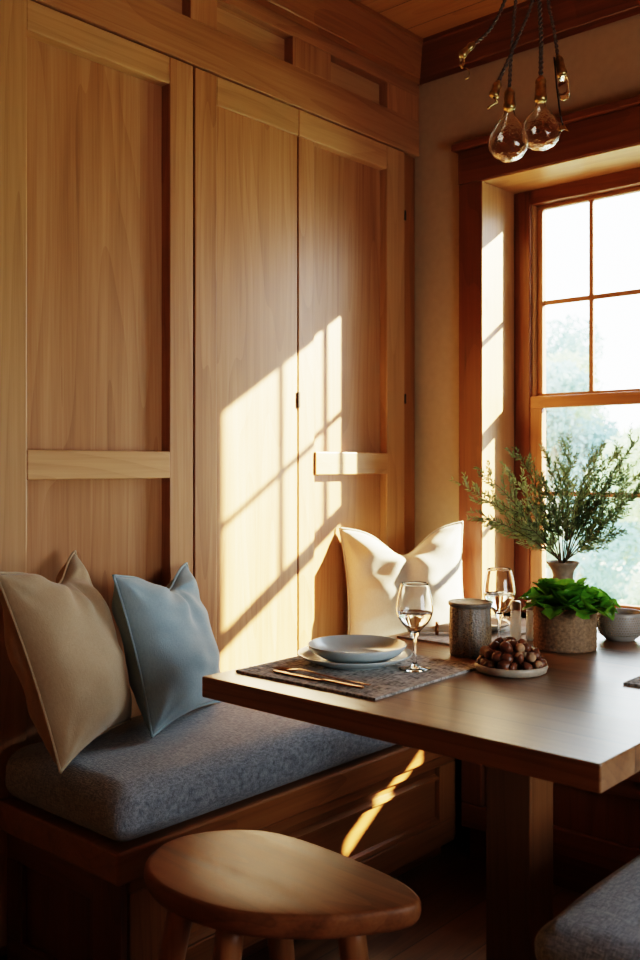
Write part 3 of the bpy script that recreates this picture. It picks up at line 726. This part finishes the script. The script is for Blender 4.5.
# potted leafy plant
PT = (.979, -.774)
pp = empty('potted_plant', (*PT, TZ), 'bushy bright green leafy plant in a brown woven pot', 'plant')
prof = [(0, 0), (.068, 0), (.071, .002)]
nz = 26
for k in range(nz + 1): prof.append((.0715 + .0008 * math.sin(k * 2.4) + .0008 * k / nz, .004 + .094 * k / nz))
prof += [(.0715, .1), (.068, .0985), (.066, .07), (0, .07)]
obj('pot', lathe(prof, seg=140, wob=lambda a, z: 1 + .011 * math.sin(46 * a) * (1 if int(z / .0075) % 2 else -.55)), M['pot'], pp, world=False, smooth=True)
obj('soil', lathe([(0, .071), (.0655, .071), (.05, .086), (0, .090)], seg=32), M['soil'], pp, world=False, smooth=True)
def lobed_leaf(L_, W_, curl, droop, seed):
    """stalk plus a lobed, wavy blade with folded midrib; grows along +X from the origin"""
    bm = bmesh.new(); n, m = 18, 6; rows = []
    for i in range(n + 1):
        t = i / n; x = L_ * (.28 + .72 * t)
        w = W_ * (math.sin(PI * min(1, t ** .75 * .93 + .03)) ** .7) * (1 + .34 * math.cos(t * PI * 6.5 + seed)) if 0 < t < 1 else W_ * .06
        row = []
        for j in range(-m, m + 1):
            q = j / m
            z = curl * q * q * w * 1.2 + .10 * w * math.sin(q * 7 + t * 13 + seed) * abs(q) - .09 * w * math.exp(-(q / .15) ** 2) + droop * L_ * (-(t ** 2)) + .25 * L_ * math.sin(t * 1.4)
            row.append(bm.verts.new((x + .18 * abs(q) * w * math.cos(t * 17 + seed), q * w, z)))
        rows.append(row)
    for A, B in zip(rows, rows[1:]):
        for j in range(2 * m): bm.faces.new((A[j], A[j + 1], B[j + 1], B[j]))
    tube([(0, 0, 0), (L_ * .14, 0, .004), (L_ * .29, 0, .002)], [.0022, .0018, .0014], 6, bm)
    return bm
for k in range(36):
    tier = k / 36
    az = k * 2.39996 + R.uniform(-.2, .2)
    el = 6 + 58 * tier + R.uniform(-8, 8)
    Ln = R.uniform(.085, .108) * (1 - .22 * tier)
    if math.cos(az - D(119)) > .6: Ln *= .62; el += 12      # the leaves beside the vase stay short
    o = obj('leaf', lobed_leaf(Ln, Ln * R.uniform(.34, .44), R.uniform(.1, .5), R.uniform(.2, .5) * (1.25 - tier * .8), R.uniform(0, 6)), M['lettuce'], pp, world=False, smooth=True)
    rr = .030 * (1 - tier * .75)
    o.location = (rr * math.cos(az), rr * math.sin(az), .0885 + .004 * tier)
    o.rotation_euler = (R.uniform(-.35, .35), -D(el), az)

# vase and sprigs
VX, VY = .900, -.632
thing('vase', lathe([(0, 0), (.036, 0), (.040, .004), (.052, .04), (.055, .065), (.050, .095), (.036, .122), (.026, .140), (.0245, .152), (.028, .166), (.036, .178), (.0405, .183), (.0405, .187), (.0375, .187), (.033, .180), (.024, .166), (.021, .152), (.023, .140), (.033, .12), (.046, .09), (.046, .05), (.03, .012), (0, .012)], seg=56),
      M['vase'], (VX, VY, TZ), 'brown stoneware vase with flared neck behind the woven pot', 'vase')
rt, fw = Vector((.747, .665, 0)), Vector((-.665, .747, 0))
sprigs = [(-.247, .205, .03), (-.215, .13, -.05), (-.20, .235, -.04), (-.165, .17, .06), (-.13, .245, .05), (-.115, .285, -.03), (-.10, .10, -.07), (-.065, .21, -.08), (-.03, .285, .05), (-.02, .24, -.09), (.015, .315, .0), (.03, .225, .09), (.055, .285, -.05), (.075, .20, .06), (.10, .30, .03), (.135, .24, -.06), (.145, .29, .05), (.185, .325, .0), (.17, .16, .06), (.205, .205, -.03), (.11, .13, -.08), (.215, .25, .04), (-.05, .15, .1), (.06, .15, .09), (-.15, .10, .02), (.14, .08, .04)]
def sprig(dx, dz, dd, seed):
    rr = random.Random(seed); bm = bmesh.new()
    base = Vector((rr.uniform(-.010, .010), rr.uniform(-.010, .010), .165)) - Vector((0, 0, .187))
    tip = rt * dx * 1.1 + fw * dd + Vector((0, 0, dz))
    mid = tip * .45 + Vector((0, 0, dz * .14)) + Vector((rr.uniform(-.01, .01), rr.uniform(-.01, .01), 0))
    mouth = tip.copy(); mouth.z = 0; mouth = mouth.normalized() * .010 + Vector((0, 0, .004))
    def bez(t):
        q = mouth * (1 - t) ** 2 + 2 * mid * t * (1 - t) + tip * t * t
        return q
    pts = [base] + [bez(i / 12) for i in range(13)]
    tube(pts, [.0016] + [.0016 * (1 - .75 * i / 12) for i in range(13)], 5, bm)
    nstem = len(bm.faces)
    def leaf(p, dirv, ln):
        side = dirv.cross(Vector((rr.uniform(-1, 1), rr.uniform(-1, 1), rr.uniform(-.3, 1)))).normalized()
        nrm = dirv.cross(side).normalized(); w = ln * rr.uniform(.14, .20)
        a = bm.verts.new(p); b = bm.verts.new(p + dirv * ln * .4 + side * w + nrm * .001); c = bm.verts.new(p + dirv * ln - nrm * ln * .1); d_ = bm.verts.new(p + dirv * ln * .4 - side * w + nrm * .001); e = bm.verts.new(p + dirv * ln * .5 - nrm * .0015)
        for f in ((a, b, e), (b, c, e), (c, d_, e), (d_, a, e)):
            bm.faces.new(f).material_index = 1
    Ltot = (tip - mouth).length
    def clothe(fn, t0, n, ln0):
        for i in range(n):
            t = t0 + (1 - t0) * i / (n - 1)
            p = fn(t); tg = (fn(min(1, t + .02)) - fn(t - .02)).normalized()
            for s in (0, 1):
                a = rr.uniform(0, 2 * PI)
                ra = tg.cross(Vector((math.cos(a), math.sin(a), .3))).normalized()
                leaf(p, (tg * .75 + ra * .7).normalized(), ln0 * rr.uniform(.75, 1.15) * (1 - .35 * t))
    clothe(bez, .22, int(28 * Ltot / .3) + 6, .022)
    for k in range(9):                                # short side shoots
        t0 = .22 + .08 * k; p0 = bez(t0); tg = (bez(t0 + .02) - bez(t0)).normalized(); a = rr.uniform(0, 2 * PI)
        out = tg.cross(Vector((math.cos(a), math.sin(a), .2))).normalized()
        ln = rr.uniform(.04, .08) * (1.15 - t0 * .6); dv = (tg * .8 + out * .65).normalized()
        fn = lambda t, p0=p0, dv=dv, ln=ln: p0 + dv * ln * t + Vector((0, 0, .25 * ln * t * t))
        nb = len(bm.faces); tube([fn(0), fn(.5), fn(1)], [.0009, .0007, .0004], 4, bm)
        clothe(fn, .15, 10, .017)
    return bm
for k, (dx, dz, dd) in enumerate(sprigs):
    bm = sprig(dx, dz, dd, 100 + k)
    if k == 0: lab, grp = 'leafy sprig reaching furthest left over the window casing', None
    elif k == 17: lab, grp = 'leafy sprig reaching highest at the right edge of the picture', None
    else: lab, grp = 'thin grey-green leafy sprig fanning out of the stoneware vase', 'sprigs in the vase'
    o = thing('leafy_sprig', bm, [M['twig'], M['sprig']], (VX, VY, TZ + .187), lab, 'sprig', 'sprigs in the vase', smooth=False)

# textured bowl
BW = (1.028, -.582)
bo = empty('small_bowl', (*BW, TZ), 'small textured brown bowl with grey inside right of the potted plant', 'bowl')
obj('bowl_body', lathe([(0, 0), (.034, 0), (.036, .003), (.047, .012), (.0525, .026), (.0535, .045), (.0535, .066), (.0525, .070), (.0505, .069), (.0498, .045), (.047, .022), (.03, .010), (0, .009)], seg=64), M['bowl_in'], bo, world=False, smooth=True)
bm = bmesh.new()
for row in range(8):
    z = .017 + row * .006; r = .0505 + .003 * min(1, (z - .012) / .02) + .0002
    for k in range(52):
        a = 2 * PI * (k + .5 * (row % 2)) / 52
        c = Vector((r * math.cos(a), r * math.sin(a), z)); rad = c.copy(); rad.z = 0; rad.normalize(); tn = Vector((-rad.y, rad.x, 0)); up = Vector((0, 0, 1))
        vs = [bm.verts.new(c + tn * .0024 * math.cos(q) + up * .0024 * math.sin(q)) for q in (0, PI / 2, PI, 3 * PI / 2)]; tp = bm.verts.new(c + rad * .0014)
        for q in range(4): bm.faces.new((vs[q], vs[(q + 1) % 4], tp))
obj('raised_dots', bm, M['bowl'], bo, world=False)

# ------------------------------------------------------------------ pendant lamp with twisted cords
K = Vector((1.045, -1.04, 2.42))
pd = empty('pendant_lamp', (1.045, -1.04, CEIL), 'cluster pendant lamp of twisted cords with two clear glass bulbs hanging over the table', 'lamp')
obj('canopy', lathe([(0, 0), (.06, 0), (.06, -.012), (.045, -.025), (.012, -.035), (0, -.035)], 1.045, -1.04, CEIL, 32), M['brass'], pd, smooth=True)
obj('stem', tube([(1.045, -1.04, CEIL - .034), (1.045, -1.04, 2.40)], .006, 10), M['dark_metal'], pd, smooth=True)
def twisted(pts, r=.0036, turns=140):
    P = [Vector(p) for p in pts]; fine = []
    n = len(P)
    for i in range(n - 1):
        p0, p1, p2, p3 = P[max(i - 1, 0)], P[i], P[i + 1], P[min(i + 2, n - 1)]
        for t in [k / 14 for k in range(14)]:
            fine.append(.5 * ((2 * p1) + (p2 - p0) * t + (2 * p0 - 5 * p1 + 4 * p2 - p3) * t * t + (3 * p1 - p0 - 3 * p2 + p3) * t ** 3))
    fine.append(P[-1]); bm = bmesh.new(); dist = [0]
    for a, b in zip(fine, fine[1:]): dist.append(dist[-1] + (b - a).length)
    # resample finely for the twist
    Ls = dist[-1]; m = int(Ls / .0035); res = []
    j = 0
    for k in range(m + 1):
        q = Ls * k / m
        while j < len(dist) - 2 and dist[j + 1] < q: j += 1
        f_ = (q - dist[j]) / max(1e-9, dist[j + 1] - dist[j]); res.append(fine[j].lerp(fine[j + 1], f_))
    for ph in (0, PI):
        s = []
        for k, p in enumerate(res):
            t = (res[min(k + 1, m)] - res[max(k - 1, 0)]).normalized(); a = t.cross(Vector((.2, .9, .1))).normalized(); b = t.cross(a)
            an = k * .0035 * turns * 2.2 + ph; s.append(p + (a * math.cos(an) + b * math.sin(an)) * r * .62)
        tube(s, r * .62, 6, bm)
    return bm
def socket(p, dirv, mat, L_=.045, r=.0095, name='socket'):
    """brass lamp holder whose axis runs from p along dirv"""
    bm = lathe([(0, 0), (r * .45, 0), (r * .55, .004), (r * .95, .008), (r, .014), (r * .85, .018), (r, .022), (r, L_ * .72), (r * 1.15, L_ * .78), (r * 1.15, L_ * .92), (r * .9, L_), (0, L_)], seg=20)
    q = Vector((0, 0, 1)).rotation_difference(Vector(dirv).normalized()); bm.transform(Matrix.Translation(Vector(p)) @ q.to_matrix().to_4x4())
    return obj(name, bm, M['brass'], pd, smooth=True)
def bulb(p, r, h, dirv, mat, seedw, parent):
    prof = [(.0085, 0), (.009, .008), (.013, .2 * h), (r * .72, .38 * h), (r * .95, .55 * h), (r, .66 * h), (r * .93, .79 * h), (r * .7, .91 * h), (r * .35, .98 * h), (0, h)]
    inn = [(max(0, a - .0017), z - .0016 if a < r * .8 and z > .8 * h else z) for a, z in prof][::-1]
    bm = lathe([(0.0, 0.004)] + prof, seg=40, wob=lambda a, z: 1 + .03 * math.sin(2 * a + seedw) + .02 * math.sin(3 * a + 60 * z))
    n_out = len(bm.faces)
    lathe([(0, h - .002)] + inn[1:] + [(0, .007)], seg=40, bm=bm, wob=lambda a, z: 1 + .03 * math.sin(2 * a + seedw) + .02 * math.sin(3 * a + 60 * z))
    bmesh.ops.reverse_faces(bm, faces=bm.faces[n_out:])
    q = Vector((0, 0, 1)).rotation_difference(Vector(dirv).normalized()); bm.transform(Matrix.Translation(Vector(p)) @ q.to_matrix().to_4x4())
    return obj('bulb', bm, mat, parent, smooth=True)
top = Vector((1.045, -1.04, 2.40))
# positions measured in the room, metres
A1 = Vector((.952, -1.122, 2.062)); A2 = Vector((.990, -1.088, 1.985)); A3 = Vector((1.006, -1.073, 1.968)); A4 = Vector((1.055, -1.029, 1.985)); A5 = Vector((1.082, -1.005, 2.035))
obj('cord', twisted([top, (1.020, -1.062, 2.25), (.998, -1.08, 2.150), (.975, -1.10, 2.092), A1]), M['cord'], pd, smooth=True)
obj('cord', twisted([top, (1.054, -1.035, 2.25), (1.044, -1.045, 2.150), (1.018, -1.066, 2.065), A2]), M['cord'], pd, smooth=True)
obj('cord', twisted([top, (1.026, -1.055, 2.25), (1.016, -1.064, 2.150), (1.010, -1.070, 2.06), A3]), M['cord'], pd, smooth=True)
obj('cord', twisted([top, (1.050, -1.031, 2.25), (1.053, -1.031, 2.150), (1.056, -1.029, 2.07), A4], r=.0046), M['cord'], pd, smooth=True)
obj('cord', twisted([top, (1.062, -1.024, 2.25), (1.067, -1.018, 2.150), (1.076, -1.010, 2.09), A5]), M['cord'], pd, smooth=True)
socket(A1 + Vector((0, 0, .003)), rt * -.75 + Vector((0, 0, -.75)), M['brass'], .040, .0075)
socket(A2, rt * -.35 + Vector((0, 0, -1)), M['brass'], .036, .0095)
S3 = socket(A3 + Vector((0, 0, .002)), (0, 0, -1), M['brass'], .046, .0115)
S4 = socket(A4 + Vector((0, 0, .01)), (0, 0, -1), M['brass'], .054, .0115)
S5 = socket(A5 + Vector((0, 0, .004)), rt * .22 + Vector((0, 0, -1)), M['brass'], .045, .0095)
bulb(A3 + Vector((0, 0, -.034)), .041, .118, rt * -.02 + Vector((0, 0, -1)), M['bulb_glass'], 0, S3)
bulb(A4 + Vector((0, 0, -.036)), .0415, .108, (0, 0, -1), M['bulb_glass'], 2, S4)
# small hanging drops of glass and brass
def drop(p, dirv, L_, r, mat, name, parent=pd):
    bm = lathe([(0, 0), (r * .7, .002), (r, L_ * .3), (r, L_ * .75), (r * .7, L_ * .93), (0, L_)], seg=14)
    q = Vector((0, 0, 1)).rotation_difference(Vector(dirv).normalized()); bm.transform(Matrix.Translation(Vector(p)) @ q.to_matrix().to_4x4())
    return obj(name, bm, mat, parent, smooth=True)
drop(A5 + rt * .011 + Vector((0, 0, -.040)), rt * .05 + Vector((0, 0, -1)), .052, .0115, M['bulb_glass'], 'bulb', S5)
drop(A1 + rt * -.026 + Vector((0, 0, -.018)), (0, 0, -1), .034, .0055, M['bulb_glass'], 'glass_drop')
h = A1 + rt * -.020 + Vector((0, 0, -.05))
obj('hook', tube([h + rt * (.009 * math.cos(t)) + Vector((0, 0, .012 * math.sin(t) - .012)) for t in [PI * .5 - PI * k / 10 for k in range(11)]], .0012, 6), M['brass'], pd, smooth=True)
h = A2 + rt * -.010 + Vector((0, 0, -.033))
obj('hook', tube([h, h + rt * .006 + Vector((0, 0, -.012)), h + rt * -.006 + Vector((0, 0, -.018)), h + rt * -.014 + Vector((0, 0, -.024))], [.003, .0025, .002, .003], 6), M['brass'], pd, smooth=True)
w0 = A5 + rt * -.008 + Vector((0, 0, 0))
obj('wire', tube([w0, w0 + rt * .005 + Vector((0, 0, -.06)), w0 + rt * .012 + Vector((0, 0, -.115)), w0 + rt * .018 + Vector((0, 0, -.143))], .0016, 6), M['dark_metal'], pd, smooth=True)
e0 = w0 + rt * .018 + Vector((0, 0, -.142))
bm = bmesh.new(); vs = [bm.verts.new(e0 + rt * a + Vector((0, 0, b)) + fw * c) for a, b, c in ((-.003, .002, 0), (.003, .002, 0), (.013, -.012, .003), (.004, -.009, -.002), (-.004, -.013, .002), (-.012, -.009, 0))]
bm.faces.new(vs)
ext = bmesh.ops.extrude_face_region(bm, geom=bm.faces[:])
for v in [g for g in ext['geom'] if isinstance(g, bmesh.types.BMVert)]: v.co += fw * .003
bmesh.ops.recalc_face_normals(bm, faces=bm.faces)
obj('metal_tag', bm, M['brass'], pd)

# ------------------------------------------------------------------ outdoors
struct('ground', box(-40, 30, .4, 60, -1.7, -1.6), M['grass'], label='pale sunlit grass outside the window', cat='ground')
def tree(x, y, z0, h, w, mat, label, seed, leaves=15000, ls=.14, trunk_h=.45):
    rr = random.Random(seed); t = empty('tree', (x, y, z0), label, 'tree', 'trees outside the window')
    bm = bmesh.new(); tube([(0, 0, 0), (.05 * h * .3, 0, h * .3), (.02, .05, h * .6), (0, 0, h * .92)], [.05 * h * .5, .036 * h * .5, .02 * h * .5, .006 * h], 7, bm)
    blobs = []
    for k in range(14):
        u = rr.random(); a = rr.uniform(0, 2 * PI); zz = h * (trunk_h * .55 + (1 - trunk_h * .55) * u)
        rad = w * (.75 * (1 - u) ** .6 + .12) * rr.uniform(.45, 1)
        c = Vector((rad * math.cos(a), rad * math.sin(a), zz)); blobs.append((c, w * rr.uniform(.28, .48)))
        tube([(0, 0, max(.1, zz - .3 * rad - .15 * h)), c * .6 + Vector((0, 0, .35 * zz)), c], [.012 * h, .007 * h, .002 * h], 5, bm)
    obj('trunk', bm, M['bark'], t, world=False, smooth=True)
    bm = bmesh.new()
    for k in range(leaves):
        c, r = rr.choice(blobs); v = Vector((rr.gauss(0, 1), rr.gauss(0, 1), rr.gauss(0, 1))).normalized() * r * rr.random() ** .4
        v.z *= .8; p = c + v; a = Vector((rr.uniform(-1, 1), rr.uniform(-1, 1), rr.uniform(-1, 1))).normalized(); b = a.orthogonal().normalized(); s = ls * rr.uniform(.5, 1.1)
        bm.faces.new([bm.verts.new(p + a * s), bm.verts.new(p + b * s * .5), bm.verts.new(p - a * s), bm.verts.new(p - b * s * .5)])
    obj('crown', bm, mat, t, world=False)
    return t
tr = [(-1.25, 5.2, 2.9, 1.05, 'tree_a', 'pale green tree nearest the window, in its lower left pane'),
      (.55, 6.4, 3.6, 1.1, 'tree_b', 'bluish tree near the right edge of the window view'),
      (-3.6, 8.0, 3.9, 1.3, 'tree_b', 'bluish tree just right of the left window sash'),
      (-1.1, 8.8, 4.5, 1.35, 'tree_a', 'pale round tree in the middle distance through the window'),
      (-5.9, 12.0, 4.9, 1.6, 'tree_a', 'distant pale tree lowest on the left skyline'),
      (-2.6, 12.2, 5.6, 1.6, 'tree_b', 'distant bluish tree on the skyline beside the muntin'),
      (.7, 12.4, 6.6, 1.6, 'tree_a', 'distant tall pale tree beyond the right pane'),
      (-8.2, 16.5, 5.6, 2.0, 'tree_b', 'farthest bluish tree at the left edge of the glass'),
      (-4.4, 16.5, 6.0, 2.0, 'tree_b', 'farthest bluish tree on the left skyline'),
      (-.4, 17.0, 7.4, 2.0, 'tree_b', 'farthest bluish tree rising on the right skyline')]
for k, (x, y, h, w, mm, lb_) in enumerate(tr): tree(x, y, -1.6, h, w, M[mm], lb_, 40 + k, ls=.030 + .0028 * y)

# ------------------------------------------------------------------ light
sc = bpy.context.scene
w = bpy.data.worlds.new('sky'); sc.world = w; w.use_nodes = True
nt = w.node_tree; nt.nodes.clear()
out = nt.nodes.new('ShaderNodeOutputWorld'); bg = nt.nodes.new('ShaderNodeBackground')
tc = nt.nodes.new('ShaderNodeTexCoord'); sp = nt.nodes.new('ShaderNodeSeparateXYZ'); nt.links.new(tc.outputs['Generated'], sp.inputs[0])
rp = ramp(nt, [(0.0, (.70, .76, .78)), (.5, (.93, .98, 1.0)), (.62, (.88, .95, 1.0)), (1.0, (.62, .80, 1.0))])
mr = mathn(nt, 'ADD', mathn(nt, 'MULTIPLY', sp.outputs[2], .5), .5); nt.links.new(mr, rp.inputs[0])
nt.links.new(rp.outputs[0], bg.inputs[0]); bg.inputs[1].default_value = 4.6
nt.links.new(bg.outputs[0], out.inputs[0])
def light(name, kind, loc, dirv, energy, col, size=None, portal=False):
    l = bpy.data.lights.new(name, kind); l.energy = energy; l.color = col
    o = bpy.data.objects.new(name, l); C.objects.link(o); o.location = loc
    o.rotation_mode = 'QUATERNION'; o.rotation_quaternion = Vector(dirv).to_track_quat('-Z', 'Y')
    if kind == 'AREA':
        l.shape = 'RECTANGLE'; l.size, l.size_y = size
        l.cycles.is_portal = portal
    return o
sun = light('sun', 'SUN', (3, 5, 4), (-1, -1.23, -.775), 36.0, (1.0, .85, .56)); sun.data.angle = D(.9)
light('window_portal', 'AREA', (.66, .30, 1.4), (0, -1, 0), 1, (1, 1, 1), (.78, 1.5), True)
light('side_portal', 'AREA', (2.96, -1.3, 1.07), (-1, 0, 0), 1, (1, 1, 1), (.9, .78), True)

# ------------------------------------------------------------------ camera
cam = bpy.data.cameras.new('camera'); co = bpy.data.objects.new('camera', cam); C.objects.link(co)
co.location = (2.04, -2.83, 1.18); co.rotation_euler = (PI / 2, 0, math.atan2(850, 954))
cam.sensor_fit = 'AUTO'; cam.sensor_width = 36; cam.lens = 36 * 954 / 960; cam.shift_y = -15 / 960; cam.clip_start = .05
sc.camera = co
cam.dof.use_dof = True; cam.dof.focus_distance = 2.3; cam.dof.aperture_fstop = 4.5
sc.view_settings.view_transform = 'Filmic'; sc.view_settings.look = 'High Contrast'; sc.view_settings.exposure = 1.15
sc.cycles.use_denoising = True
sc.cycles.max_bounces = 14; sc.cycles.transparent_max_bounces = 16; sc.cycles.caustics_reflective = False
sc.cycles.sample_clamp_indirect = 6
